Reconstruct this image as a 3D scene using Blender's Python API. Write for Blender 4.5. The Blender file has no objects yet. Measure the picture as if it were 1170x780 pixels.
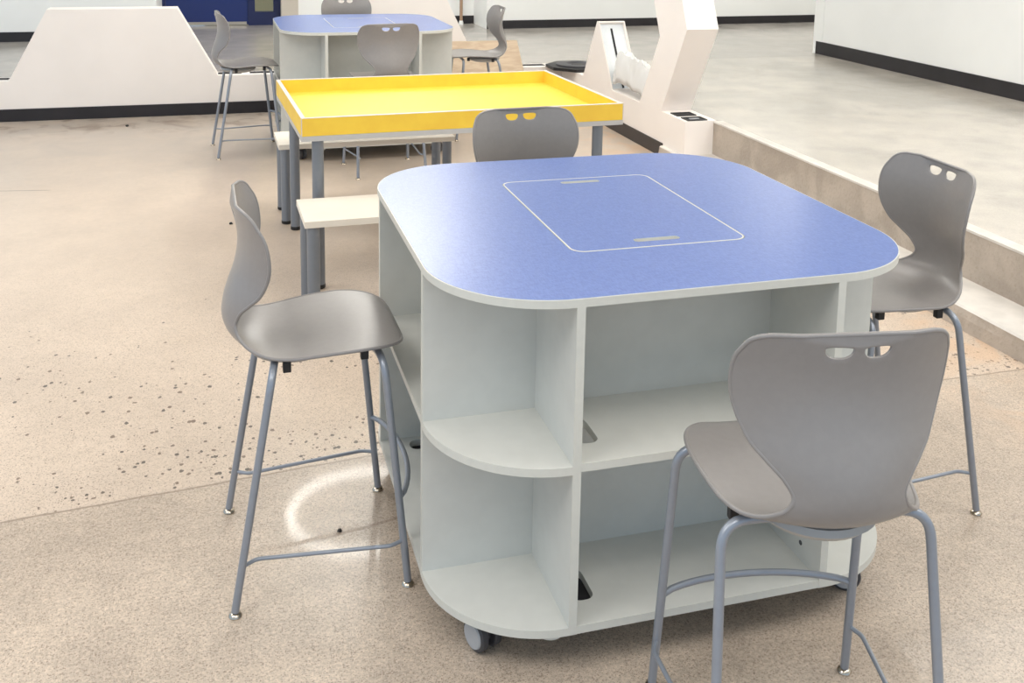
import bpy, bmesh, math, random
import numpy as np
from mathutils import Vector, Matrix
from mathutils.geometry import delaunay_2d_cdt
random.seed(7)
C = bpy.context.scene.collection
PI = math.pi

# ------------------------------------------------------------------ helpers
def obj(name, bm, mats, parent=None, smooth=False, kind=None):
    me = bpy.data.meshes.new(name)
    bmesh.ops.recalc_face_normals(bm, faces=bm.faces[:])
    bm.to_mesh(me); bm.free()
    for m in (mats if isinstance(mats, (list, tuple)) else [mats]):
        me.materials.append(m)
    if smooth:
        me.polygons.foreach_set('use_smooth', [True] * len(me.polygons))
        me.set_sharp_from_angle(angle=math.radians(smooth if smooth is not True else 40))
    o = bpy.data.objects.new(name, me); C.objects.link(o)
    if parent: o.parent = parent
    if kind: o['kind'] = kind
    return o
def thing(name, label, cat, loc=(0, 0, 0), rz=0, group=None):
    o = bpy.data.objects.new(name, None); C.objects.link(o)
    o.empty_display_size = .1
    o.location = loc; o.rotation_euler = (0, 0, rz)
    o['label'] = label; o['category'] = cat
    if group: o['group'] = group
    return o
def tag(o, label, cat, group=None, kind=None):
    o['label'] = label; o['category'] = cat
    if group: o['group'] = group
    if kind: o['kind'] = kind
    return o
def copy_tree(o, parent=None):
    c = o.copy(); C.objects.link(c)
    if parent: c.parent = parent
    for ch in list(o.children): copy_tree(ch, c)
    return c
def box(bm, x0, x1, y0, y1, z0, z1, mi=0, bev=0):
    r = bmesh.ops.create_cube(bm, size=1)
    vs = r['verts']
    for v in vs:
        v.co = Vector((x0 + (v.co.x + .5) * (x1 - x0), y0 + (v.co.y + .5) * (y1 - y0), z0 + (v.co.z + .5) * (z1 - z0)))
    fs = {f for v in vs for f in v.link_faces}
    for f in fs: f.material_index = mi
    if bev:
        bmesh.ops.bevel(bm, geom=list({e for v in vs for e in v.link_edges}), offset=bev, segments=2, affect='EDGES', profile=.7)
    return vs
def bx(*a, **k):
    bm = bmesh.new(); box(bm, *a, **k); return bm
def fillet(pts, r, n=6):
    pts = [Vector(p) for p in pts]; out = [pts[0]]
    rr = r if isinstance(r, (list, tuple)) else [r] * (len(pts) - 2)
    for i in range(1, len(pts) - 1):
        a, b, c = pts[i - 1], pts[i], pts[i + 1]
        u = (a - b).normalized(); v = (c - b).normalized()
        d = min(rr[i - 1], (a - b).length * .49, (c - b).length * .49)
        p, q = b + u * d, b + v * d
        for k in range(n + 1):
            t = k / n
            out.append((1 - t) ** 2 * p + 2 * t * (1 - t) * b + t * t * q)
    out.append(pts[-1]); return out
def tube(bm, pts, r, seg=14, mi=0):
    pts = [Vector(p) for p in pts]; rings = []
    t0 = (pts[1] - pts[0]).normalized()
    n = t0.cross(Vector((0, 0, 1)))
    if n.length < .2: n = t0.cross(Vector((0, 1, 0)))
    n.normalize()
    for i, p in enumerate(pts):
        t = ((pts[min(i + 1, len(pts) - 1)] - pts[max(i - 1, 0)])).normalized()
        n = (n - t * n.dot(t)).normalized(); b = t.cross(n)
        rings.append([bm.verts.new(p + (n * math.cos(2 * PI * k / seg) + b * math.sin(2 * PI * k / seg)) * r) for k in range(seg)])
    for a, b_ in zip(rings, rings[1:]):
        for k in range(seg):
            bm.faces.new((a[k], a[(k + 1) % seg], b_[(k + 1) % seg], b_[k])).material_index = mi
    bm.faces.new(rings[0][::-1]).material_index = mi; bm.faces.new(rings[-1]).material_index = mi
def lathe(bm, prof, c=(0, 0, 0), axis='z', seg=24, mi=0):
    rings = []
    for r, h in prof:
        ring = []
        for k in range(seg):
            a = 2 * PI * k / seg
            p = {'z': (r * math.cos(a), r * math.sin(a), h), 'x': (h, r * math.cos(a), r * math.sin(a)), 'y': (r * math.cos(a), h, r * math.sin(a))}[axis]
            ring.append(bm.verts.new(Vector(c) + Vector(p)))
        rings.append(ring)
    for a, b_ in zip(rings, rings[1:]):
        for k in range(seg):
            bm.faces.new((a[k], a[(k + 1) % seg], b_[(k + 1) % seg], b_[k])).material_index = mi
    bm.faces.new(rings[0][::-1]).material_index = mi; bm.faces.new(rings[-1]).material_index = mi
def arc(cx, cy, r, a0, a1, n):
    return [(cx + r * math.cos(a0 + (a1 - a0) * k / n), cy + r * math.sin(a0 + (a1 - a0) * k / n)) for k in range(n + 1)]
def rrect(x0, x1, y0, y1, r, n=8):
    return arc(x1 - r, y1 - r, r, 0, PI / 2, n) + arc(x0 + r, y1 - r, r, PI / 2, PI, n) + arc(x0 + r, y0 + r, r, PI, 1.5 * PI, n) + arc(x1 - r, y0 + r, r, 1.5 * PI, 2 * PI, n)
def inside(p, poly):
    c = False; x, y = p; j = len(poly) - 1
    for i in range(len(poly)):
        xi, yi = poly[i]; xj, yj = poly[j]
        if (yi > y) != (yj > y) and x < (xj - xi) * (y - yi) / (yj - yi) + xi: c = not c
        j = i
    return c
def tri2d(outer, holes=(), extra=()):
    vs, es = [], []
    for lp in [outer] + list(holes):
        s = len(vs); vs += [Vector(p) for p in lp]; es += [(s + i, s + (i + 1) % len(lp)) for i in range(len(lp))]
    vs += [Vector(p) for p in extra]
    v, e, f, ov, oe, of = delaunay_2d_cdt(vs, es, [], 0, 1e-6)
    v = [tuple(p) for p in v]; tr = []
    for t in f:
        c = (sum(v[i][0] for i in t) / len(t), sum(v[i][1] for i in t) / len(t))
        if inside(c, outer) and not any(inside(c, h) for h in holes): tr.append(list(t))
    return v, tr
def slab(bm, outer, holes, z0, z1, top=0, side=0, bot=0, bead=0):
    """extruded plate with real holes"""
    v, tr = tri2d(outer, holes)
    up = [bm.verts.new((p[0], p[1], z1)) for p in v]; dn = [bm.verts.new((p[0], p[1], z0)) for p in v]
    cnt = {}
    for t in tr:
        bm.faces.new([up[i] for i in t]).material_index = top
        bm.faces.new([dn[i] for i in t[::-1]]).material_index = bot
        for i in range(len(t)):
            a, b = t[i], t[(i + 1) % len(t)]
            k = (min(a, b), max(a, b)); cnt[k] = cnt.get(k, []) + [(a, b)]
    for k, l in cnt.items():
        if len(l) == 1:
            a, b = l[0]; bm.faces.new((up[b], up[a], dn[a], dn[b])).material_index = side
def prism_x(bm, poly, x0, x1, mi=0):
    """polygon in (y,z) swept along x"""
    a = [bm.verts.new((x0, p[0], p[1])) for p in poly]; b = [bm.verts.new((x1, p[0], p[1])) for p in poly]
    fs = [bm.faces.new(a), bm.faces.new(b[::-1])]
    for i in range(len(poly)):
        j = (i + 1) % len(poly); fs.append(bm.faces.new((a[i], b[i], b[j], a[j])))
    for f in fs: f.material_index = mi
    return fs
def prism_y(bm, poly, y0, y1, mi=0):
    a = [bm.verts.new((p[0], y0, p[1])) for p in poly]; b = [bm.verts.new((p[0], y1, p[1])) for p in poly]
    fs = [bm.faces.new(a), bm.faces.new(b[::-1])]
    for i in range(len(poly)):
        j = (i + 1) % len(poly); fs.append(bm.faces.new((a[i], b[i], b[j], a[j])))
    for f in fs: f.material_index = mi
    return fs

# ------------------------------------------------------------------ materials
def s2l(c):
    return tuple(((x / 255) / 12.92 if x / 255 <= .04045 else ((x / 255 + .055) / 1.055) ** 2.4) for x in c)
class NT:
    def __init__(s, m): s.m = m; s.n = m.node_tree.nodes; s.l = m.node_tree.links
    def new(s, t, **k):
        n = s.n.new(t)
        for a, b in k.items():
            if a.startswith('_'): n.inputs[a[1:].replace('_', ' ')].default_value = b
            else: setattr(n, a, b)
        return n
    def link(s, a, b): s.l.new(a, b)
    def math(s, op, a, b=None, clamp=False):
        n = s.n.new('ShaderNodeMath'); n.operation = op; n.use_clamp = clamp
        for i, x in enumerate([a, b]):
            if x is None: continue
            if isinstance(x, (int, float)): n.inputs[i].default_value = x
            else: s.l.new(x, n.inputs[i])
        return n.outputs[0]
    def mix(s, f, a, b, mode='MIX'):
        n = s.n.new('ShaderNodeMix'); n.data_type = 'RGBA'; n.blend_type = mode
        for sk, x in ((n.inputs[0], f), (n.inputs[6], a), (n.inputs[7], b)):
            if isinstance(x, (int, float)): sk.default_value = x
            elif isinstance(x, tuple): sk.default_value = (*x[:3], 1)
            else: s.l.new(x, sk)
        return n.outputs[2]
    def ramp(s, f, a, b, lo=0., hi=1.):
        n = s.n.new('ShaderNodeMapRange'); n.clamp = True; n.interpolation_type = 'SMOOTHSTEP'
        n.inputs[1].default_value = a; n.inputs[2].default_value = b; n.inputs[3].default_value = lo; n.inputs[4].default_value = hi
        s.l.new(f, n.inputs[0]); return n.outputs[0]
def mat(name, col, rough=.5, metal=0, grain=0., gscale=60, bump=0., bscale=200, spec=.5, coat=0, coat_r=.1, trans=0):
    m = bpy.data.materials.new(name); m.use_nodes = True; t = NT(m)
    p = t.n['Principled BSDF']
    c = s2l(col)
    p.inputs['Roughness'].default_value = rough; p.inputs['Metallic'].default_value = metal
    p.inputs['Specular IOR Level'].default_value = spec
    p.inputs['Coat Weight'].default_value = coat; p.inputs['Coat Roughness'].default_value = coat_r
    tc = t.new('ShaderNodeTexCoord').outputs['Object']
    nz = t.new('ShaderNodeTexNoise', _Scale=gscale, _Detail=4.); t.link(tc, nz.inputs['Vector'])
    g = max(grain, .015)
    f = t.ramp(nz.outputs['Fac'], .3, .7)
    t.link(t.mix(f, tuple(x * (1 - g) for x in c), tuple(min(1, x * (1 + g)) for x in c)), p.inputs['Base Color'])
    if bump:
        b = t.new('ShaderNodeBump', _Strength=bump, _Distance=.002)
        n2 = t.new('ShaderNodeTexNoise', _Scale=bscale, _Detail=3.); t.link(tc, n2.inputs['Vector'])
        t.link(n2.outputs['Fac'], b.inputs['Height']); t.link(b.outputs[0], p.inputs['Normal'])
    return m

M_shell = mat('moulded_grey_plastic', (142, 138, 136), .32, grain=.02, bump=.08, bscale=900)
M_tube = mat('silver_grey_painted_steel', (150, 156, 166), .32, metal=.35, grain=.02)
M_chrome = mat('nickel_glide', (200, 190, 175), .2, metal=1)
M_black = mat('black_rubber', (28, 28, 30), .5)
M_dish = mat('pale_grey_plastic_plate', (175, 175, 174), .4)
M_lam = mat('light_grey_laminate', (211, 211, 205), .4, grain=.02, gscale=20)
M_edge = mat('pale_grey_edge_band', (214, 214, 206), .4)
M_hub = mat('caster_grey_plastic', (178, 180, 183), .4)
M_tyre = mat('caster_dark_tyre', (70, 70, 74), .5)
M_cream = mat('cream_laminate', (240, 232, 218), .4, grain=.02, gscale=8)
M_rim = mat('pale_edge_band_warm', (218, 209, 203), .4)
M_apron = mat('pale_grey_apron', (196, 194, 192), .4)
M_leg = mat('blue_grey_powder_coat', (128, 134, 142), .35, metal=.3)
M_white = mat('warm_white_paint', (249, 242, 236), .55, grain=.015, gscale=3)
M_panel = mat('cool_white_acrylic', (240, 245, 248), .3)
M_wall = mat('cool_white_wall_paint', (245, 246, 244), .6, grain=.01, gscale=2)
M_base = mat('black_rubber_baseboard', (34, 31, 35), .4, grain=.15, gscale=6)
M_ceil = mat('ceiling_paint', (236, 236, 232), .8)
M_blue = mat('navy_door_paint', (24, 46, 110), .35)
M_blued = mat('navy_frame_paint', (22, 36, 84), .35)
M_wall_shade = mat('beige_wall_shade', (205, 196, 184), .5)  # beige stands in for shade on a white wall face
M_alu = mat('brushed_aluminium', (190, 185, 175), .35, metal=.8)
M_slot = mat('dark_recess', (22, 20, 26), .6)
M_core = mat('board_core_grey', (150, 154, 150), .6)
M_brown = mat('brown_pole_paint', (170, 140, 115), .5)

def wood():
    m = bpy.data.materials.new('birch_plywood'); m.use_nodes = True; t = NT(m); p = t.n['Principled BSDF']
    tc = t.new('ShaderNodeTexCoord').outputs['Object']
    mp = t.new('ShaderNodeMapping'); mp.inputs['Scale'].default_value = (1, 1, 5); t.link(tc, mp.inputs[0])
    n = t.new('ShaderNodeTexNoise', _Scale=6., _Detail=6., _Distortion=.8); t.link(mp.outputs[0], n.inputs['Vector'])
    t.link(t.mix(t.ramp(n.outputs['Fac'], .35, .65), s2l((222, 198, 170)), s2l((236, 216, 190))), p.inputs['Base Color'])
    p.inputs['Roughness'].default_value = .5
    return m
M_ply = wood()
def blue_top():
    m = bpy.data.materials.new('blue_linen_laminate'); m.use_nodes = True; t = NT(m); p = t.n['Principled BSDF']
    tc = t.new('ShaderNodeTexCoord').outputs['Object']
    f = []
    for sc in ((1, 6, 1), (6, 1, 1)):
        mp = t.new('ShaderNodeMapping'); mp.inputs['Scale'].default_value = sc; t.link(tc, mp.inputs[0])
        n = t.new('ShaderNodeTexNoise', _Scale=70., _Detail=5.); t.link(mp.outputs[0], n.inputs['Vector']); f.append(n.outputs['Fac'])
    g = t.math('MULTIPLY', t.math('ADD', f[0], f[1]), .5)
    t.link(t.mix(t.ramp(g, .38, .62), s2l((64, 96, 168)), s2l((84, 115, 184))), p.inputs['Base Color'])
    p.inputs['Roughness'].default_value = .36; p.inputs['Specular IOR Level'].default_value = .6
    b = t.new('ShaderNodeBump', _Strength=.1, _Distance=.001); t.link(g, b.inputs['Height']); t.link(b.outputs[0], p.inputs['Normal'])
    p.inputs['Coat Weight'].default_value = .35; p.inputs['Coat Roughness'].default_value = .22
    return m
M_top = blue_top()
def yellow():
    m = mat('yellow_laminate', (252, 206, 74), .45, grain=.03, gscale=14)
    return m
M_yel = yellow()
M_yeld = mat('yellow_laminate_wall', (255, 210, 74), .45, grain=.05, gscale=10)

def concrete(name, near):
    m = bpy.data.materials.new(name); m.use_nodes = True; t = NT(m); p = t.n['Principled BSDF']
    tc = t.new('ShaderNodeTexCoord').outputs['Object']
    sx = t.new('ShaderNodeSeparateXYZ'); t.link(tc, sx.inputs[0]); X, Y, Z = sx.outputs
    def noise(scale, det=5., dist=0., rough=.5):
        n = t.new('ShaderNodeTexNoise', _Scale=scale, _Detail=det, _Distortion=dist, _Roughness=rough); t.link(tc, n.inputs['Vector']); return n.outputs['Fac']
    def vor(scale, feat='F1', stretch=None):
        v = t.new('ShaderNodeTexVoronoi', feature=feat, _Scale=scale)
        src = tc
        if stretch:
            mp = t.new('ShaderNodeMapping'); mp.inputs['Scale'].default_value = stretch; t.link(tc, mp.inputs[0]); src = mp.outputs[0]
        t.link(src, v.inputs['Vector']); return v
    if near: A, B, D = s2l((208, 191, 173)), s2l((190, 174, 157)), s2l((168, 154, 141))
    else: A, B, D = s2l((208, 200, 189)), s2l((188, 182, 172)), s2l((165, 161, 154))
    c = t.mix(t.ramp(noise(1.3, 4, .2), .35, .65), A, B)
    c = t.mix(t.ramp(noise(3.5, 3, 0, .5), .4, .8, 0, .5), c, D)
    # fine trowelled grain
    g = noise(120, 6, 0, .75); c = t.mix(t.ramp(g, .32, .68), c, (1.18, 1.17, 1.15), 'MULTIPLY') if False else c
    gr = t.ramp(g, .34, .66, .74 if near else .92, 1.14 if near else 1.05)
    if near:
        g2 = t.ramp(noise(420, 3, 0, .7), .36, .64, -.13, .13)
        fade = t.ramp(Y, 1.4, 3.4, 1, .0)
        mot = t.math('ADD', t.ramp(noise(14, 5, .8, .65), .3, .7, -.085, .05), t.ramp(noise(38, 4, .3, .6), .3, .7, -.05, .035))
        gr = t.math('ADD', t.math('ADD', .99, mot), t.math('MULTIPLY', fade, t.math('ADD', t.math('SUBTRACT', gr, 1), g2)))
    mul = t.new('ShaderNodeVectorMath', operation='SCALE'); t.link(c, mul.inputs[0]); t.link(gr, mul.inputs['Scale']); c = mul.outputs[0]
    if near:
        # the slab beyond the joint is ground smoother and a bit lighter
        jl = t.math('SUBTRACT', Y, t.math('ADD', t.math('MULTIPLY', t.math('MINIMUM', X, -.6), .0925), .502))
        beyond = t.ramp(jl, -.01, .02)
        c = t.mix(t.math('MULTIPLY', beyond, .45), c, s2l((222, 203, 184)))
        far = t.ramp(Y, 3.4, 5.4); c = t.mix(t.math('MULTIPLY', far, t.ramp(noise(2, 4, 1), .3, .7, .4, .85)), c, s2l((176, 166, 156)))
        # dark specks everywhere
        v1 = vor(130); rnd = t.new('ShaderNodeSeparateXYZ'); t.link(v1.outputs['Color'], rnd.inputs[0])
        d = t.math('LESS_THAN', v1.outputs['Distance'], t.math('MULTIPLY', t.math('SUBTRACT', rnd.outputs[0], .60), .9))
        c = t.mix(t.math('MULTIPLY', d, t.ramp(Y, 1.2, 3., .5, .0)), c, s2l((105, 88, 76)))
        v2 = vor(260); rn2 = t.new('ShaderNodeSeparateXYZ'); t.link(v2.outputs['Color'], rn2.inputs[0])
        d2 = t.math('LESS_THAN', v2.outputs['Distance'], t.math('MULTIPLY', t.math('SUBTRACT', rn2.outputs[0], .4), .9))
        c = t.mix(t.math('MULTIPLY', d2, t.ramp(Y, 1.5, 3.5, .62, 0)), c, s2l((120, 100, 84)))
        # exposed aggregate in a patch along the joint
        zone = t.math('MULTIPLY', t.ramp(jl, .0, .03), t.math('ADD', t.ramp(jl, .1, .45, .75, .0), t.ramp(jl, .5, 1.7, .3, 0)))
        zone = t.math('MULTIPLY', zone, t.ramp(noise(1.6, 3), .36, .56))
        v3 = vor(60, stretch=(1, .8, 1)); rn3 = t.new('ShaderNodeSeparateXYZ'); t.link(v3.outputs['Color'], rn3.inputs[0])
        wob = t.math('ADD', v3.outputs['Distance'], t.math('MULTIPLY', t.math('SUBTRACT', noise(90, 2), .5), .5))
        d3 = t.math('LESS_THAN', wob, t.math('MULTIPLY', t.math('SUBTRACT', rn3.outputs[1], .35), .75))
        d3 = t.math('MULTIPLY', d3, t.math('GREATER_THAN', zone, rn3.outputs[0]))
        c = t.mix(t.math('MULTIPLY', d3, .85), c, t.mix(rn3.outputs[2], s2l((58, 54, 52)), s2l((110, 90, 74))))
        # sawn joint
        wig = t.math('MULTIPLY', t.math('SUBTRACT', noise(9, 3), .5), .012)
        j = t.math('ABSOLUTE', t.math('ADD', jl, wig))
        c = t.mix(t.ramp(j, .0025, .006, .6, 0), c, s2l((120, 104, 88)))
        # hairline cracks
        for (x0, y0, x1, y1, s) in ((-.87, .03, -.55, .10, .45), (-2.5, 4.05, -2.03, 3.975, .7)):
            k = (y1 - y0) / (x1 - x0)
            dd = t.math('ABSOLUTE', t.math('ADD', t.math('SUBTRACT', Y, t.math('ADD', t.math('MULTIPLY', X, k), y0 - k * x0)), wig))
            w = t.math('MULTIPLY', t.ramp(X, x0, x0 + .05), t.ramp(X, x1 - .05, x1, 1, 0))
            c = t.mix(t.math('MULTIPLY', t.ramp(dd, .003, .009, s, 0), w), c, s2l((110, 90, 76)))
        # dust and mud brushed up against the low wall and the step
        st = t.math('MULTIPLY', t.ramp(noise(5, 6, 1.), .5, .68), t.ramp(Y, 5.3, 5.95))
        c = t.mix(t.math('MULTIPLY', st, .7), c, s2l((120, 98, 80)))
        rr = t.math('MULTIPLY', t.ramp(X, 1.35, 1.9), t.ramp(Y, 3.2, 2.2, 0, 1))
        rr = t.math('MULTIPLY', t.ramp(X, 1.3, 1.85), t.ramp(noise(4, 6, 1.5), .42, .6))
        c = t.mix(t.math('MULTIPLY', rr, .45), c, s2l((214, 176, 140)))
    else:
        w1 = noise(.9, 6, 2.5, .6)
        c = t.mix(t.ramp(w1, .55, .72, 0, .4), c, s2l((165, 160, 151)))
        c = t.mix(t.ramp(Y, 6.42, 6.5, 0, .62), c, s2l((158, 154, 148)))  # back wall reflection painted in as a greyer floor tone
    t.link(c, p.inputs['Base Color'])
    rg = t.ramp(noise(3, 5), .3, .7, .32, .33) if near else t.ramp(noise(3, 5), .3, .7, .14, .24)
    t.link(rg, p.inputs['Roughness'])
    p.inputs['Specular IOR Level'].default_value = .5 if near else .7
    b = t.new('ShaderNodeBump', _Strength=.05 if near else .03, _Distance=.002); t.link(g, b.inputs['Height']); t.link(b.outputs[0], p.inputs['Normal'])
    if near:
        p.inputs['Coat Weight'].default_value = .22; p.inputs['Coat Roughness'].default_value = .06
    return m
M_floor = concrete('speckled_concrete', True)
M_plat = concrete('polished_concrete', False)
def rough_conc():
    m = bpy.data.materials.new('raw_concrete_step'); m.use_nodes = True; t = NT(m); p = t.n['Principled BSDF']
    tc = t.new('ShaderNodeTexCoord').outputs['Object']
    n = t.new('ShaderNodeTexNoise', _Scale=4., _Detail=8., _Distortion=.6); t.link(tc, n.inputs['Vector'])
    n2 = t.new('ShaderNodeTexNoise', _Scale=60., _Detail=6.); t.link(tc, n2.inputs['Vector'])
    c = t.mix(t.ramp(n.outputs['Fac'], .35, .65), s2l((188, 176, 163)), s2l((168, 156, 144)))
    c = t.mix(t.ramp(n2.outputs['Fac'], .5, .75, 0, .35), c, s2l((150, 136, 120)))
    t.link(c, p.inputs['Base Color']); p.inputs['Roughness'].default_value = .8
    b = t.new('ShaderNodeBump', _Strength=.4, _Distance=.006); t.link(n2.outputs['Fac'], b.inputs['Height']); t.link(b.outputs[0], p.inputs['Normal'])
    return m
M_step = rough_conc()
M_stept = mat('worn_pale_step_top', (214, 209, 202), .6, grain=.08, gscale=9, bump=.2, bscale=60)
def plastic():
    m = bpy.data.materials.new('milky_plastic_sheet'); m.use_nodes = True; t = NT(m); p = t.n['Principled BSDF']
    p.inputs['Base Color'].default_value = (.9, .9, .89, 1); p.inputs['Roughness'].default_value = .25
    p.inputs['Subsurface Weight'].default_value = 0; p.inputs['Transmission Weight'].default_value = .1
    p.inputs['Alpha'].default_value = .95
    return m
M_sheet = plastic()
def glass():
    m = bpy.data.materials.new('window_glass'); m.use_nodes = True; t = NT(m); p = t.n['Principled BSDF']
    p.inputs['Base Color'].default_value = (.95, .97, .95, 1); p.inputs['Roughness'].default_value = .02
    p.inputs['Transmission Weight'].default_value = 1; p.inputs['IOR'].default_value = 1.1
    return m
M_glass = glass()
def emit(name, col, s):
    m = bpy.data.materials.new(name); m.use_nodes = True; t = NT(m); p = t.n['Principled BSDF']
    p.inputs['Emission Color'].default_value = (*col, 1); p.inputs['Emission Strength'].default_value = s
    p.inputs['Base Color'].default_value = (.8, .8, .8, 1)
    return m

# ------------------------------------------------------------------ setting
ZP = .32           # platform height
XW = 1.99          # inner face of the low side wall
YW = 6.2           # inner face of the low back wall
def grid_plane(x0, x1, y0, y1, z):
    bm = bmesh.new(); vs = [bm.verts.new(p) for p in ((x0, y0, z), (x1, y0, z), (x1, y1, z), (x0, y1, z))]; bm.faces.new(vs); return bm
bm = bmesh.new(); box(bm, -6, 2.3, -5.5, 6.35, -.12, 0); obj('floor', bm, M_floor, kind='structure')
bm = bmesh.new()
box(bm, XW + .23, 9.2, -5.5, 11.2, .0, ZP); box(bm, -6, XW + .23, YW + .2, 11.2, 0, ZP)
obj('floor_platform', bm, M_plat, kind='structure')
# pale worn nosing strip and raw riser face of the platform, and the lower step
bm = bmesh.new(); box(bm, XW + .215, XW + .232, -5.5, 3.63, .09, ZP - .008); obj('trim_1', bm, M_step, kind='structure')
bm = bmesh.new(); box(bm, XW + .212, XW + .285, -5.5, 3.63, ZP - .01, ZP + .002, bev=.002); obj('trim_2', bm, M_stept, kind='structure')
bm = bmesh.new()
# lower step with a chipped, wavering foot
n = 60; ys = [-5.5 + (3.95 + 5.5) * i / n for i in range(n + 1)]
rows = []
for i, y in enumerate(ys):
    w = .008 * math.sin(y * 5.1) + .006 * math.sin(y * 13 + 1)
    rows.append([bm.verts.new(p) for p in ((1.935 + w * .4, y, 0), (1.945 + w * .5, y, .05), (1.955, y, .082), (1.965, y, .09), (2.22, y, .092), (2.22, y, 0))])
for a, b in zip(rows, rows[1:]):
    for k in range(5):
        f = bm.faces.new((a[k], a[k + 1], b[k + 1], b[k])); f.material_index = 1 if k >= 2 else 0
bm.faces.new(rows[0]); bm.faces.new(rows[-1][::-1])
obj('trim_3', bm, [M_step, M_stept], kind='structure')

# low white partition walls standing on the edge of the platform
ZT = ZP + .006
wb = thing('partition_wall', 'low white partition wall with big trapezoid uprights and black base along the back', 'partition', (0, YW, 0))
prof = [(-6, 0), (-6, ZT), (-2.647, ZT), (-2.344, .892), (-1.36, .892), (-1.052, ZT), (-.36, ZT), (-.02, .96), (.20, 1.42), (.675, 1.42), (.905, .944), (1.209, ZT), (XW + .2, ZT), (XW + .2, 0)]
bm = bmesh.new(); slab(bm, prof, [], 0, .2)
for v in bm.verts: v.co = Vector((v.co.x, v.co.z, v.co.y))
obj('wall_body', bm, M_white, wb)
obj('base_strip', bx(-6, XW, -.008, 0, 0, .1), M_base, wb)
for (x0, x1) in [(-6, -2.665), (-1.05, -.86), (-.79, -.35), (1.25, 1.85)]:
    obj('light_slot', bx(x0, x1, .075, .165, ZT + .0002, ZT + .003), M_slot, wb)['label'] = 'black slot let into the wall top'
ws = thing('partition_wall', 'low white side partition wall with a triangular peak and a tall bent leaning pillar', 'partition', (XW, 0, 0))
prof = [(YW, 0), (3.95, 0), (3.95, .09), (3.63, .09), (3.63, ZT), (4.02, ZT), (3.66, .952), (4.18, 2.0), (4.67, 2.0), (4.09, .853), (4.41, ZT - .01), (4.965, ZT - .01), (5.315, .832), (5.345, .832), (5.64, ZT), (YW, ZT)]
bm = bmesh.new(); slab(bm, prof, [], 0, .235)
for v in bm.verts: v.co = Vector((v.co.z, v.co.x, v.co.y))
bmesh.ops.recalc_face_normals(bm, faces=bm.faces[:]); bm.normal_update()
f = [f for f in bm.faces if abs(f.calc_center_median().y - 5.14) < .02 and len(f.verts) == 4 and abs(f.normal.x) < .1 and f.calc_area() > .1][0]
bmesh.ops.inset_individual(bm, faces=[f], thickness=.014, depth=0)
bmesh.ops.inset_individual(bm, faces=[f], thickness=.0005, depth=-.035)
f.material_index = 1
obj('wall_body', bm, [M_white, M_panel], ws)
obj('base_strip', bx(-.008, 0, 3.97, YW - .008, 0, .1), M_base, ws)
bm = bmesh.new()
d = Vector((0, 5.315 - 4.965, .832 - ZT + .01)); L = d.length; d.normalize(); nrm = Vector((0, -d.z, d.y))
p0 = Vector((0, 4.965, ZT - .01)) - nrm * .034
quad = [p0 + d * a + Vector((x, 0, 0)) for a, x in ((.03, .108), (.03, .124), (L - .05, .124), (L - .05, .108))]
vs = [bm.verts.new(q) for q in quad] + [bm.verts.new(q + nrm * .004) for q in quad]
bm.faces.new(vs[:4]); bm.faces.new(vs[4:])
for i in range(4): bm.faces.new((vs[i], vs[(i + 1) % 4], vs[4 + (i + 1) % 4], vs[4 + i]))
obj('slope_slot', bm, M_slot, ws)['label'] = 'black slot in the sloping face'
for (y0, y1, lab) in ((3.80, 3.93, 'black floor outlet nearer the foot of the leaning pillar'), (3.635, 3.76, 'black floor outlet at the very end of the low side wall')):
    root = thing('outlet_box', lab, 'outlet', (XW + .1, (y0 + y1) / 2, ZT + .0005), group='outlets in the wall end')
    bm = bmesh.new(); slab(bm, rrect(-.075, .075, -.058, .058, .004, 2), [rrect(-.062, .062, -.045, .045, .003, 2)], 0, .006)
    obj('cover_frame', bm, M_black, root)
    bm = bmesh.new(); box(bm, -.062, .062, -.045, .045, .0005, .002); obj('socket_plate', bm, M_slot, root)
    if y0 < 3.7:
        bm = bmesh.new(); box(bm, -.035, .035, -.012, .012, .002, .006); obj('latch', bm, M_hub, root)['label'] = 'grey latch'

# corner post with the black octagonal lid
root = thing('octagonal_lid', 'black octagonal lid with a raised ring on the white curb corner', 'lid', (2.10, 6.08, ZP + .012))
def octo(r, z): return [(r * math.cos(PI / 8 + k * PI / 4), r * math.sin(PI / 8 + k * PI / 4)) for k in range(8)]
bm = bmesh.new(); slab(bm, octo(.295, 0), [], -.004, .022); obj('lid_plate', bm, M_black, root)
bm = bmesh.new(); lathe(bm, [(.20, .022), (.20, .034), (.17, .038), (.11, .038), (.09, .023)], seg=32); obj('ring', bm, M_tyre, root, smooth=30)
bm = bmesh.new(); lathe(bm, [(.06, .022), (.06, .03), (.045, .031)], seg=24); obj('centre_cap', bm, M_black, root, smooth=30)

# back walls (platform level)
H_C = 3.6
def wall_seg(name, x0, y0, x1, y1, z0=ZP, z1=H_C, th=.15, m=M_wall, inward=1):
    d = Vector((x1 - x0, y1 - y0, 0)).normalized(); nn = Vector((-d.y, d.x, 0)) * th * inward
    bm = bmesh.new()
    p = [Vector((x0, y0, 0)), Vector((x1, y1, 0)), Vector((x1, y1, 0)) + nn, Vector((x0, y0, 0)) + nn]
    a = [bm.verts.new(q + Vector((0, 0, z0))) for q in p]; b = [bm.verts.new(q + Vector((0, 0, z1))) for q in p]
    bm.faces.new(a); bm.faces.new(b)
    for i in range(4): bm.faces.new((a[i], a[(i + 1) % 4], b[(i + 1) % 4], b[i]))
    return obj(name, bm, m, kind='structure')
yA = lambda x: 9.21 + .043 * x
wall_seg('wall_back', 2.09, yA(2.09), 8.9, yA(8.9))
wall_seg('baseboard_back_right', 2.09, yA(2.09) - .009, 8.9, yA(8.9) - .009, ZP, ZP + .1, .009, M_base)
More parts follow.
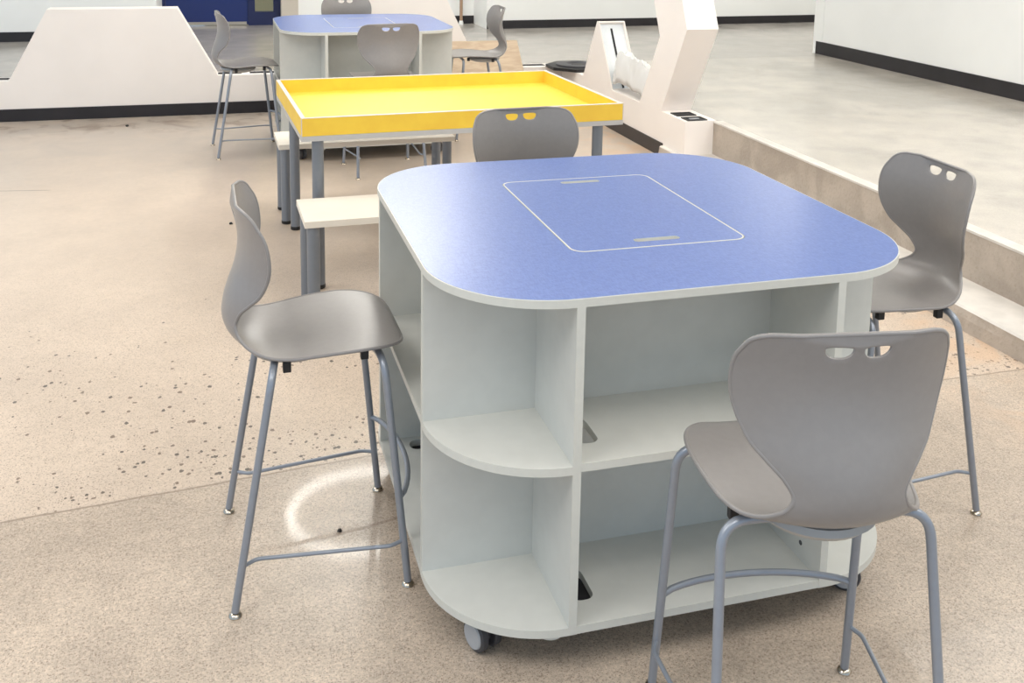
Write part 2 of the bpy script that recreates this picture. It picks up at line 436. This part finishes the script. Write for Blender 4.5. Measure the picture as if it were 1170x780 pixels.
wall_seg('wall_alcove_return', 2.09, yA(2.09) + .15, 2.09, 10.05, th=.1, inward=-1)
wall_seg('wall_alcove', -.10, 9.93, 2.09, 9.95)
wall_seg('baseboard_alcove', -.10, 9.921, 2.09, 9.941, ZP, ZP + .1, .009, M_base)
wall_seg('wall_back_left', -6, 8.78, -1.66, 8.86)
wall_seg('baseboard_back_left', -6, 8.771, -1.66, 8.851, ZP, ZP + .1, .009, M_base)
wall_seg('wall_door_return', -1.66, 9.01, -1.66, 10.1, th=.15, inward=1)
# door wall above and the blue door
wall_seg('wall_door', -1.67, 10.1, -.3, 10.1, 2.55, H_C)
dr = bpy.data.objects.new('door_1', None); C.objects.link(dr); dr.location = (-1.0, 10.1, ZP); dr['kind'] = 'structure'
obj('frame', (lambda bm: (box(bm, -.66, -.62, -.03, .1, 0, 2.23), box(bm, .32, .40, -.03, .1, 0, 2.23), box(bm, .62, .70, -.03, .1, 0, 2.23), box(bm, -.66, .70, -.03, .1, 2.15, 2.23), box(bm, .40, .62, -.03, .1, 0, .16), box(bm, .40, .62, -.03, .1, 1.95, 2.15), bm)[-1])(bmesh.new()), M_blued, dr)
obj('door_leaf', bx(-.62, .32, -.005, .045, .012, 2.15), M_blue, dr)
obj('door_sweep', bx(-.62, .30, -.018, -.005, .01, .045), M_alu, dr)
obj('door_handle', (lambda bm: (tube(bm, fillet([(.25, -.005, .95), (.25, -.06, .95), (.13, -.06, .95)], .015), .011), bm)[-1])(bmesh.new()), M_alu, dr, smooth=True)
obj('window_pane', bx(.40, .62, .03, .04, .16, 1.95), M_glass, dr)
wall_seg('wall_corridor', -1.2, 11.6, .8, 11.6, 0, H_C, .1, mat('corridor_tan_paint', (206, 190, 150), .6, grain=.12, gscale=2.2))
# pilaster right of the door, wall shading painted in as beige
bm = bmesh.new(); box(bm, -.30, -.10, 9.9, 10.12, ZP, H_C); obj('trim_9', bm, M_wall_shade, kind='structure')
# brown pole in the alcove
root = thing('wall_pole', 'thin brown pole standing against the white alcove wall', 'pole', (1.90, 9.84, ZP))
bm = bmesh.new(); lathe(bm, [(.02, .05), (.02, 3.2)], seg=12); obj('shaft', bm, M_brown, root, smooth=30)
bm = bmesh.new(); lathe(bm, [(.03, 0), (.03, .02), (.022, .05)], seg=12); obj('foot', bm, M_wall, root, smooth=30)
# right wall on the platform
wall_seg('wall_right', 4.94, 6.70, 5.16, -5.5, inward=1, th=.15)
wall_seg('baseboard_right', 4.931, 6.70, 5.151, -5.5, ZP, ZP + .13, .009, M_base)
wall_seg('wall_right_end', 4.93, 6.70, 8.9, 6.86, inward=-1, th=.15)
wall_seg('wall_far_right', 8.9, 6.8, 8.9, 10.0, inward=-1)
# ceiling
obj('ceiling', bx(-6, 9.2, -5.5, 11.2, H_C, H_C + .1), M_ceil, kind='structure')

# ------------------------------------------------------------------ table (one, then a copy)
A, DX, T, ZB, ZM, HT, R = .611, .3115, .0195, .10, .5135, .895, .279
def rot4(p, k):
    x, y = p
    for _ in range(k): x, y = y, -x       # front -> left -> back -> right
    return x, y
def make_table():
    root = thing('storage_table', '', 'table')
    lid = rrect(-.237, .236, -.333, .333, .035)
    lid = rrect(-.237, .236, -.324, .340, .035)
    ring_in = rrect(-.2395, .2385, -.3265, .3425, .037)
    outer = rrect(-A, A, -A, A, R, 20)
    # top: blue face with a slim pale arris, edge band below
    bm = bmesh.new()
    inner = rrect(-A + .0025, A - .0025, -A + .0025, A - .0025, R - .0025, 20)
    slab(bm, inner, [ring_in], HT - T, HT, 0, 1, 1)
    slab(bm, outer, [rrect(-A + .0024, A - .0024, -A + .0024, A - .0024, R - .0024, 20)], HT - T, HT - .0006, 1, 1, 1)
    obj('tabletop', bm, [M_top, M_edge], root)
    hs = [rrect(-.058, .067, .287, .309, .0105, 6), rrect(-.058, .067, -.283, -.259, .0105, 6)]
    bm = bmesh.new()
    lin = rrect(-.2335, .2325, -.3205, .3365, .0315)
    slab(bm, lin, hs, HT - T, HT, 0, 1, 1)
    slab(bm, lid, [lin], HT - T, HT + .0003, 1, 1, 1)
    lo = obj('lid', bm, [M_top, M_edge], root)
    bm = bmesh.new()
    box(bm, -.255, .255, -.32, .32, HT - .036, HT - T - .0005); obj('lid_support', bm, M_core, root)
    bev = .0012
    for k in range(4):
        def rb(bm, x0, x1, y0, y1, z0, z1, **kw):
            a = rot4((x0, y0), k); b = rot4((x1, y1), k)
            box(bm, min(a[0], b[0]), max(a[0], b[0]), min(a[1], b[1]), max(a[1], b[1]), z0, z1, **kw)
        # divider to the left of this bay (runs inward), and the divider to its right
        for sx in (-1, 1):
            bm = bmesh.new(); x0, x1 = (-DX - T, -DX) if sx < 0 else (DX, DX + T)
            rb(bm, x0, x1, -A + .003, -DX - .001, ZB, HT - T); 
            rb(bm, x0, x1, -A, -A + .003, ZB, HT - T, mi=1)
            obj('divider_panel', bm, [M_lam, M_edge], root)
        bm = bmesh.new(); rb(bm, -DX, DX, -.322, -.303, ZB, HT - T); obj('back_panel', bm, M_lam, root)
        for z, nm in ((ZB + T, 'base_shelf'), (ZM, 'shelf')):
            bm = bmesh.new()
            sl = rrect(-.290, -.236, -.53, -.415, .022, 6)
            rect = [(-DX, -A + .004), (DX, -A + .004), (DX, -.322), (-DX, -.322)]
            rc = lambda P: [rot4(p, k) for p in P]
            slab(bm, rc(rect), [] if (k == 1 and nm == 'shelf') else [rc(sl)], z - T, z)
            rb(bm, -DX, DX, -A + .001, -A + .004, z - T, z, mi=1)
            obj(nm, bm, [M_lam, M_edge], root)
        zq = ZM - .004
        for z, nm in ((ZB + T, 'corner_base'), (zq, 'corner_shelf')):
            c = -A + R
            P = [(-DX - T, -DX - T), (-DX - T, c)] + [(c + R * math.cos(a), c + R * math.sin(a)) for a in [1.5 * PI - i * (PI / 2) / 20 for i in range(21)]] + [(c, -DX - T)]
            P = [P[0]] + P[2:-1]
            P[1] = (-DX - T, -A); P[-1] = (-A, -DX - T)
            bm = bmesh.new(); slab(bm, [rot4(p, k) for p in P], [], z - T, z, 0, 1, 0)
            obj(nm, bm, [M_lam, M_edge], root)
        # caster
        cp = rot4((-.492, -.468), k); ca = [-1.2, 1.9, -.4, 2.6][k]
        cm = bmesh.new(); cr = .040; cc = Matrix.Translation((cp[0], cp[1], 0)) @ Matrix.Rotation(ca, 4, 'Z')
        lathe(cm, [(.012, .06), (.012, .092)]); box(cm, -.035, .035, -.035, .035, .09, ZB - .0005)
        box(cm, -.030, .022, -.006, .006, .03, .068); 
        lathe(cm, [(.006, -.03), (.006, .03)], (0, 0, cr), 'y', 10)
        bmesh.ops.transform(cm, matrix=cc, verts=cm.verts[:]); co = obj('caster', cm, M_tyre, root, smooth=30)
        for s in (-1, 1):
            cm = bmesh.new()
            lathe(cm, [(.010, s * .009), (cr - .004, s * .009), (cr, s * .012), (cr, s * .026), (cr - .004, s * .029)], (0, 0, cr), 'y', 28, 0)
            lathe(cm, [(cr - .008, s * .0291), (cr - .010, s * .033), (.012, s * .034)], (0, 0, cr), 'y', 28, 1)
            bmesh.ops.transform(cm, matrix=cc, verts=cm.verts[:]); obj('wheel', cm, [M_tyre, M_hub], co, smooth=30)
    for k in range(4):
        a = rot4((-.30, -.54), k); b = rot4((-.225, -.405), k)
        bm = bmesh.new(); box(bm, min(a[0], b[0]), max(a[0], b[0]), min(a[1], b[1]), max(a[1], b[1]), ZB - .012, ZB - .0005); obj('slot_shade_liner', bm, M_slot, root)  # added black liner, stands in for the shade below the base slots
    bm = bmesh.new(); box(bm, -.303, .303, -.303, .303, ZB, ZB + .018); obj('core_base', bm, M_lam, root)
    bm = bmesh.new(); lathe(bm, [(.026, .086), (.03, .089), (.03, .0995)], (-.362, -.572, 0)); obj('leveller_pad', bm, M_edge, root, smooth=30)
    bm = bmesh.new(); lathe(bm, [(.006, -.0015), (.006, 0)], (DX, -.525, .165), 'x', 14); obj('cam_cover', bm, M_tyre, root)
    return root
tb = make_table()
tb['label'] = 'nearer blue-topped storage table, large in the foreground with open grey shelves'
tb['group'] = 'blue storage tables'
tb2 = copy_tree(tb)
tb2.location = (-.03, 4.922, 0); tb2.rotation_euler = (0, 0, .01)
tb2['label'] = 'far blue-topped storage table behind the yellow tray table'

# ------------------------------------------------------------------ chair
def cr_spline(pts, n=14):
    P = [np.array(p, float) for p in pts]; P = [2 * P[0] - P[1]] + P + [2 * P[-1] - P[-2]]; out = []
    for i in range(1, len(P) - 2):
        for k in range(n):
            t = k / n; a, b, c, d = P[i - 1:i + 3]
            out.append(.5 * ((2 * b) + (-a + c) * t + (2 * a - 5 * b + 4 * c - d) * t * t + (-a + 3 * b - 3 * c + d) * t ** 3))
    out.append(P[-2]); return np.array(out)
# columns: y, z, half width, curl
SH = [(.228, .614, .060, -.2), (.223, .624, .112, -.15), (.206, .632, .154, -.05), (.165, .637, .188, .05), (.11, .636, .204, .15), (.05, .630, .205, .25),
      (-.01, .624, .200, .3), (-.07, .618, .188, .35), (-.125, .617, .168, .6), (-.170, .628, .142, 1.1), (-.200, .650, .118, 1.8), (-.214, .678, .104, 2.4),
      (-.216, .705, .102, 2.8), (-.209, .74, .120, 2.4), (-.197, .775, .148, 2.1), (-.184, .81, .174, 1.9), (-.175, .85, .192, 1.7), (-.172, .885, .200, 1.5),
      (-.175, .92, .199, 1.4), (-.180, .945, .191, 1.3), (-.186, .969, .177, 1.25), (-.190, .984, .148, 1.2), (-.192, .991, .10, 1.2)]
spl = cr_spline(SH)
ss = np.concatenate([[0], np.cumsum(np.hypot(np.diff(spl[:, 0]), np.diff(spl[:, 1])))])
SMAX = ss[-1]
def sh_eval(s): return [np.interp(s, ss, spl[:, k]) for k in range(4)]
tang = np.gradient(spl[:, :2], ss, axis=0)
def sh_map(x, s, off=0.):
    y, z, w, k = sh_eval(s)
    ty, tz = np.interp(s, ss, tang[:, 0]), np.interp(s, ss, tang[:, 1]); l = math.hypot(ty, tz); ty /= l; tz /= l
    e = k * x * x
    # surface normal across the width
    sl = 2 * k * x; nn = 1 / math.sqrt(1 + sl * sl)
    return Vector((x + off * -sl * nn, y + tz * (e + off * nn), z - ty * (e + off * nn)))
def make_chair():
    root = thing('stool_chair', '', 'chair')
    # outline in (x, s)
    N = 110
    S = [SMAX * i / N for i in range(N + 1)]
    right = [(sh_eval(s)[2], s) for s in S]
    outer = right + [(-x, s) for x, s in reversed(right)]
    h = []
    for sg in (-1, 1):
        st = SMAX - .014; cx = sg * .0345; hw = .0275; hh = .030
        P = []
        for i in range(28):
            a = 2 * PI * i / 28
            ca, sa = math.cos(a), math.sin(a)
            px = hw * math.copysign(abs(ca) ** .8, ca)
            py = (sa ** .75 * .008 if sa > 0 else -abs(sa) ** .9 * (hh - .008))
            P.append((cx + px, st - .008 + py))
        h.append(P)
    extra = []
    g = .013
    ny = int(SMAX / g)
    for j in range(1, ny):
        s = SMAX * j / ny; w = sh_eval(s)[2]
        nx = max(2, int(2 * w / g))
        for i in range(nx + 1):
            x = -w + .006 + (2 * w - .012) * i / nx
            if any(inside((x, s), [(cx_ * 1.0, cy_) for cx_, cy_ in hp]) for hp in h): continue
            extra.append((x, s))
    v, tr = tri2d(outer, h, extra)
    bm = bmesh.new(); th = .0065
    cnt = {}
    for t in tr:
        for i in range(len(t)):
            a, b = t[i], t[(i + 1) % len(t)]; k = (min(a, b), max(a, b)); cnt.setdefault(k, []).append((a, b))
    bd = {k: l for k, l in cnt.items() if len(l) == 1}
    bvs = {i for k in bd for i in k}
    F = [bm.verts.new(sh_map(p[0], p[1], 0)) for p in v]
    B = [bm.verts.new(sh_map(p[0], p[1], -th)) for p in v]
    # bulged rim ring
    nb = {}
    for k, l in bd.items():
        a, b = l[0]; d = Vector((v[b][0] - v[a][0], v[b][1] - v[a][1])); o_ = Vector((d.y, -d.x))
        if o_.length > 0: o_.normalize()
        for q in (a, b): nb[q] = nb.get(q, Vector((0, 0))) + o_
    ringF, ringB = {}, {}
    for i in bvs:
        o_ = nb[i].normalized() * .0024
        x, s = v[i][0] + o_.x, v[i][1] + o_.y
        base = sh_map(v[i][0], v[i][1], 0)
        dx_ = sh_map(x, min(max(s, 0), SMAX), 0) - base
        if s > SMAX: dx_ += Vector((0, 0, s - SMAX))
        if s < 0: dx_ += Vector((0, -s * .3, s))
        ringF[i] = bm.verts.new(sh_map(v[i][0], v[i][1], -.0008) + dx_); ringB[i] = bm.verts.new(sh_map(v[i][0], v[i][1], -th + .0008) + dx_)
    for t in tr:
        bm.faces.new([F[i] for i in t]); bm.faces.new([B[i] for i in t[::-1]])
    for k, l in bd.items():
        a, b = l[0]
        bm.faces.new((F[b], F[a], ringF[a], ringF[b])); bm.faces.new((ringF[b], ringF[a], ringB[a], ringB[b])); bm.faces.new((ringB[b], ringB[a], B[a], B[b]))
    bmesh.ops.delete(bm, geom=[q for q in bm.verts if not q.link_faces], context='VERTS')
    # rolled lip around the whole edge and around the grips
    for lp, rr in [(outer, .0046)] + [(hp, .0022) for hp in h]:
        n = len(lp); ctr = [sh_map(p[0], p[1], -.0032) for p in lp]; rings = []
        for i in range(n):
            tn = (ctr[(i + 1) % n] - ctr[i - 1]).normalized(); N_ = (sh_map(lp[i][0], lp[i][1], 0) - sh_map(lp[i][0], lp[i][1], -.01)).normalized()
            N_ = (N_ - tn * N_.dot(tn)).normalized(); B_ = tn.cross(N_)
            rings.append([bm.verts.new(ctr[i] + (N_ * math.cos(PI * k / 4) + B_ * math.sin(PI * k / 4)) * rr) for k in range(8)])
        for i in range(n):
            a_, b_ = rings[i], rings[(i + 1) % n]
            for k in range(8): bm.faces.new((a_[k], a_[(k + 1) % 8], b_[(k + 1) % 8], b_[k]))
    obj('seat_shell', bm, M_shell, root, smooth=60)
    # legs
    LR = .0097
    rear = dict(f=(.228, -.214), c=(.203, -.111, .607), e=(.0, -.085, .600))
    front = dict(f=(.226, .214), c=(.208, .158, .607), e=(.0, .14, .604))
    def leg_at(d, sx, z):
        f = Vector((sx * d['f'][0], d['f'][1], .012)); c = Vector((sx * d['c'][0], d['c'][1], d['c'][2]))
        return f + (c - f) * ((z - f.z) / (c.z - f.z))
    for d in (rear, front):
        for sx in (-1, 1):
            bm = bmesh.new()
            f = Vector((sx * d['f'][0], d['f'][1], .012)); c = Vector((sx * d['c'][0], d['c'][1], d['c'][2])); e = Vector((sx * .012, d['e'][1], d['e'][2]))
            tube(bm, fillet([f, c, e], .055, 8), LR)
            lg = obj('leg', bm, M_tube, root, smooth=40)
            bm = bmesh.new(); lathe(bm, [(.006, .010), (.0065, .013), (.0085, .014)], (f.x, f.y, 0)); 
            lathe(bm, [(.0155, 0), (.0165, .003), (.014, .008), (.007, .0115)], (f.x, f.y, 0), seg=20)
            obj('glide', bm, M_chrome, lg, smooth=40)
    # front footrest, bowed forward
    a = leg_at(front, -1, .24); b = leg_at(front, 1, .24)
    bm = bmesh.new(); pts = []
    for i in range(17):
        t = i / 16; p = a.lerp(b, t); p.y += .055 * (1 - (2 * t - 1) ** 2) ** .75; pts.append(p)
    tube(bm, pts, .0075, 12); obj('footrest', bm, M_tube, root, smooth=40)
    for sx in (-1, 1):
        a = leg_at(rear, sx, .125); b = leg_at(front, sx, .125)
        pa = a + Vector((-sx * .022, .035, 0)); pb = b + Vector((sx * .016, -.035, 0))
        bm = bmesh.new(); tube(bm, fillet([a, pa, pb, b], .012, 4), .0052, 10); obj('side_bar', bm, M_tube, root, smooth=40)
    for sx in (-1, 1):
        for y in (-.075, .115):
            bm = bmesh.new(); x = sx * .168; zt = .6165 if y < 0 else .627; box(bm, x - .009, x + .009, y - .010, y + .010, .589 if y < 0 else .601, zt, bev=.003)
            obj('bumper', bm, M_black, root)
    bm = bmesh.new(); lathe(bm, [(.04, .571), (.08, .574), (.108, .583), (.122, .597), (.118, .610)], (0, -.045, 0), seg=36)
    obj('underseat_plate', bm, M_dish, root, smooth=50)['label'] = 'pale grey round plate'
    return root
ch0 = make_chair()
spots = [((-.84, .017), -1.553, 'grey stool chair alone on the left of the nearer blue table, seat facing right'),
         ((.03, -.938), -.162, 'nearest grey stool chair, its back turned to us in the right foreground'),
         ((.825, -.081), 1.544, 'grey stool chair at the right end of the nearer table beside the concrete steps'),
         ((.029, .800), 3.198, 'grey stool chair behind the nearer table with only its backrest showing'),
         ((-.87, 4.80), -1.49, 'grey stool chair left of the far blue table by the white trapezoid partition'),
         ((.0, 4.055), .10, 'grey stool chair facing the far table, between it and the yellow tray table'),
         ((.885, 5.0), 1.55, 'grey stool chair right of the far table in front of the plywood board'),
         ((-.02, 5.74), 3.14, 'grey stool chair behind the far table, cut off by the top of the photo')]
for i, (xy, a, lab) in enumerate(spots):
    c = ch0 if i == 0 else copy_tree(ch0)
    c.location = (*xy, 0); c.rotation_euler = (0, 0, a); c['label'] = lab; c['group'] = 'grey stool chairs around the blue tables'

# ------------------------------------------------------------------ yellow tray table
root = thing('tray_table', 'long rectangular table with a bright yellow raised-edge tray top', 'table', (.045, 2.486, 0), math.radians(2.4))
HW, HD = .776, .541; zt, zf, zu = .80, .718, .694; w = .019
def tray_wall(x0, x1, y0, y1):
    bm = bmesh.new(); box(bm, x0, x1, y0, y1, zf, zt - .002, mi=0); box(bm, x0, x1, y0, y1, zt - .002, zt, mi=1)
    obj('tray_side', bm, [M_yeld, M_rim], root)
tray_wall(-HW, HW, -HD, -HD + w); tray_wall(-HW, HW, HD - w, HD); tray_wall(-HW, -HW + w, -HD + w, HD - w); tray_wall(HW - w, HW, -HD + w, HD - w)
for sx in (-1, 1):
    for sy in (-1, 1):
        x = sx * (HW + .0006); y = sy * (HD + .0006)
        bm = bmesh.new(); box(bm, min(x, x - sx * .004), max(x, x - sx * .004), min(y, y - sy * .004), max(y, y - sy * .004), zf, zt + .0003); obj('corner_band', bm, M_rim, root)
obj('tray_floor', bx(-HW + w, HW - w, -HD + w, HD - w, zf - .01, zf + .012), M_yel, root)
bm = bmesh.new(); box(bm, -HW, HW, -HD, HD, zu, zf - .0005); obj('table_board', bm, M_apron, root)
for sx, xx in ((-1, -.700), (1, .66)):
    for yy in (-.50, .405):
        bm = bmesh.new(); lathe(bm, [(.0265, .02), (.0265, zu)], (xx, yy, 0), seg=24); lg = obj('leg', bm, M_leg, root, smooth=40)
        bm = bmesh.new(); lathe(bm, [(.024, 0), (.0275, .004), (.0275, .02)], (xx, yy, 0), seg=24); obj('foot_cap', bm, M_black, lg, smooth=40)

# ------------------------------------------------------------------ benches
def make_bench():
    root = thing('bench', '', 'bench')
    bm = bmesh.new(); box(bm, -.49, .49, -.172, .172, .422, .45, bev=.002); obj('seat_board', bm, M_cream, root)
    for x in (-.452, .452):
        for y in (-.135, .14):
            bm = bmesh.new(); lathe(bm, [(.0265, .018), (.0265, .422)], (x, y, 0), seg=24); lg = obj('leg', bm, M_leg, root, smooth=40)
            bm = bmesh.new(); lathe(bm, [(.024, 0), (.0275, .004), (.0275, .018)], (x, y, 0), seg=24); obj('foot_cap', bm, M_black, lg, smooth=40)
    return root
b0 = make_bench()
b0.location = (-.245, 1.697, 0); b0.rotation_euler = (0, 0, math.radians(1.2)); b0['label'] = 'cream-topped bench between the yellow tray table and the nearer blue table'
b1 = copy_tree(b0); b1.location = (-.262, 3.125, 0); b1.rotation_euler = (0, 0, math.radians(1.0)); b1['label'] = 'cream-topped bench on the far side of the yellow tray table'
for b in (b0, b1): b['group'] = 'cream benches at the tray table'

# ------------------------------------------------------------------ plywood board leaning on the curb
bm = bmesh.new()
prism_y(bm, [(.80, 0), (1.66, 0), (1.538, .585), (.90, .585)], 0, .018)
o = obj('plywood_board', bm, M_ply); o.location = (0, YW - .13, .004); o.rotation_euler = (math.radians(-8), 0, 0)
tag(o, 'pale plywood board leaning on the low white curb behind the right-hand far chair', 'board')

# crumpled plastic sheet lying in the V of the curb
bm = bmesh.new()
nx, ny = 40, 60; G = []
rnd = random.Random(3)
cs = [(rnd.uniform(-1, 1), rnd.uniform(-1, 1), rnd.uniform(0, 2 * PI)) for _ in range(14)]
def crump(u, v):
    h = 0
    for i, (a, b, ph) in enumerate(cs):
        fq = 3 + i * 1.3
        h += abs(math.sin(fq * (a * u + b * v) * 1.6 + ph)) / (1 + i * .45)
    return h / 4.2
for i in range(nx + 1):
    row = []
    for j in range(ny + 1):
        u, v = i / nx, j / ny
        side = min(1, (u + .02) / .22) ** .6 * (1 - .25 * u)
        ends = .55 + .45 * math.sin(PI * min(max(v, .02), .98)) ** .5
        h = side * ends * (.17 + .22 * (crump(u, v) - .30) + .06 * math.exp(-((v - .72) / .12) ** 2))
        h = max(.004, h)
        y = (4.415 - .57 * h) * (1 - v) + (4.955 + .66 * h) * v
        x = XW + .004 + .225 * u + .006 * math.sin(14 * v)
        row.append(bm.verts.new((max(x, XW + .003), y, ZP + .004 + h)))
    G.append(row)
for i in range(nx):
    for j in range(ny): bm.faces.new((G[i][j], G[i + 1][j], G[i + 1][j + 1], G[i][j + 1]))
o = obj('plastic_sheet', bm, M_sheet, smooth=25)
md = o.modifiers.new('thickness', 'SOLIDIFY'); md.thickness = .001
tag(o, 'crumpled milky plastic sheet lying between the triangular upstand and the leaning pillar', 'plastic sheet')

# little black bits on the floor
def chip(x, y, s, lab):
    bm = bmesh.new(); r = bmesh.ops.create_icosphere(bm, subdivisions=2, radius=s)
    rr = random.Random(int(x * 1000))
    for v in bm.verts:
        v.co *= rr.uniform(.65, 1.1); v.co.z = max(0, v.co.z * .8 + s * .45)
    o = obj('debris_chip', bm, M_black); o.location = (x, y, 0); tag(o, lab, 'debris', 'debris chips on the floor')
chip(-.764, .067, .0075, 'tiny black chip on the floor under the left chair')
chip(-1.75, 5.82, .013, 'small dark chip on the floor below the trapezoid partition')
chip(-1.007, 3.031, .010, 'small brown-black chip on the floor left of the benches')

# ------------------------------------------------------------------ light fittings (above the frame) and an added corridor fill
def area(name, loc, sx, sy, power, col=(1, 1, 1), rot=(0, 0, 0)):
    l = bpy.data.lights.new(name, 'AREA'); l.shape = 'RECTANGLE'; l.size = sx; l.size_y = sy; l.energy = power; l.color = col
    o = bpy.data.objects.new(name, l); C.objects.link(o); o.location = loc; o.rotation_euler = rot; return o
for (x, y, p) in [(-3.2, -1.5, 1.1), (-.2, -2.6, .8), (2.8, -1.5, 1.1), (-3.2, 2.2, 1.1), (.9, 2.3, .9), (4.0, 2.3, .75), (-4.6, 7.2, .5), (.85, 7.9, 1.0), (5.9, 7.8, 1.0)]:
    n_ = y > 7.5
    area('ceiling_panel_lamp', (x, y, H_C - .06), 1.3 if n_ else 2.4, 2.4 if n_ else 1.6, 62 * p, (1, .972, .93))
area('corridor_fill_light', (-.2, 10.9, 2.8), .8, .8, 12, (1, .95, .85))  # added light, brightens the space seen through the glass pane
# ring pendant lamp whose reflection draws the bright ring on the polished floor
t = thing('ring_pendant', 'round ring pendant lamp hanging above the far table, outside the frame', 'ceiling light', (.02, 5.33, H_C - .35))
pts = []
RC = .60
for i in range(61):
    a = 2 * PI * i / 60; pts.append((RC * math.cos(a), RC * .97 * math.sin(a), 0))
bm = bmesh.new(); tube(bm, pts, .036, 12); obj('diffuser', bm, emit('lamp_diffuser', (1, .97, .9), 30), t, smooth=40)
for a in (100, 200):
    bm = bmesh.new(); ar = math.radians(a); tube(bm, [(RC * math.cos(ar), RC * math.sin(ar), .04), (RC * math.cos(ar), RC * math.sin(ar), .35)], .003, 6); obj('cable', bm, M_black, t)

# ------------------------------------------------------------------ world, camera
w = bpy.data.worlds.new('World'); bpy.context.scene.world = w; w.use_nodes = True
bg = w.node_tree.nodes['Background']; bg.inputs[0].default_value = (.62, .80, 1, 1); bg.inputs[1].default_value = .86

cam = bpy.data.cameras.new('Camera'); co = bpy.data.objects.new('Camera', cam); C.objects.link(co)
f, cx, cy = 1162.858, 584.826, 83.270
pitch, roll, yaw = .1550784, .0166942, .2849437
fwd = Vector((math.sin(yaw) * math.cos(pitch), math.cos(yaw) * math.cos(pitch), -math.sin(pitch)))
right = Vector((math.cos(yaw), -math.sin(yaw), 0)); up = right.cross(fwd)
r2 = right * math.cos(roll) + up * math.sin(roll); u2 = up * math.cos(roll) - right * math.sin(roll)
m = Matrix((r2, u2, -fwd)).transposed().to_4x4(); m.translation = Vector((-1.055221, -2.555034, 1.704059))
co.matrix_world = m
cam.sensor_fit = 'HORIZONTAL'; cam.sensor_width = 36; cam.lens = f / 1170 * 36
cam.shift_x = -(cx - 585) / 1170; cam.shift_y = -(390 - cy) / 1170
cam.clip_start = .05; cam.clip_end = 100
sc = bpy.context.scene; sc.camera = co
sc.view_settings.view_transform = 'Standard'; sc.view_settings.look = 'None'; sc.view_settings.gamma = 1; sc.view_settings.use_curve_mapping = False
sc.view_settings.exposure = 0.07
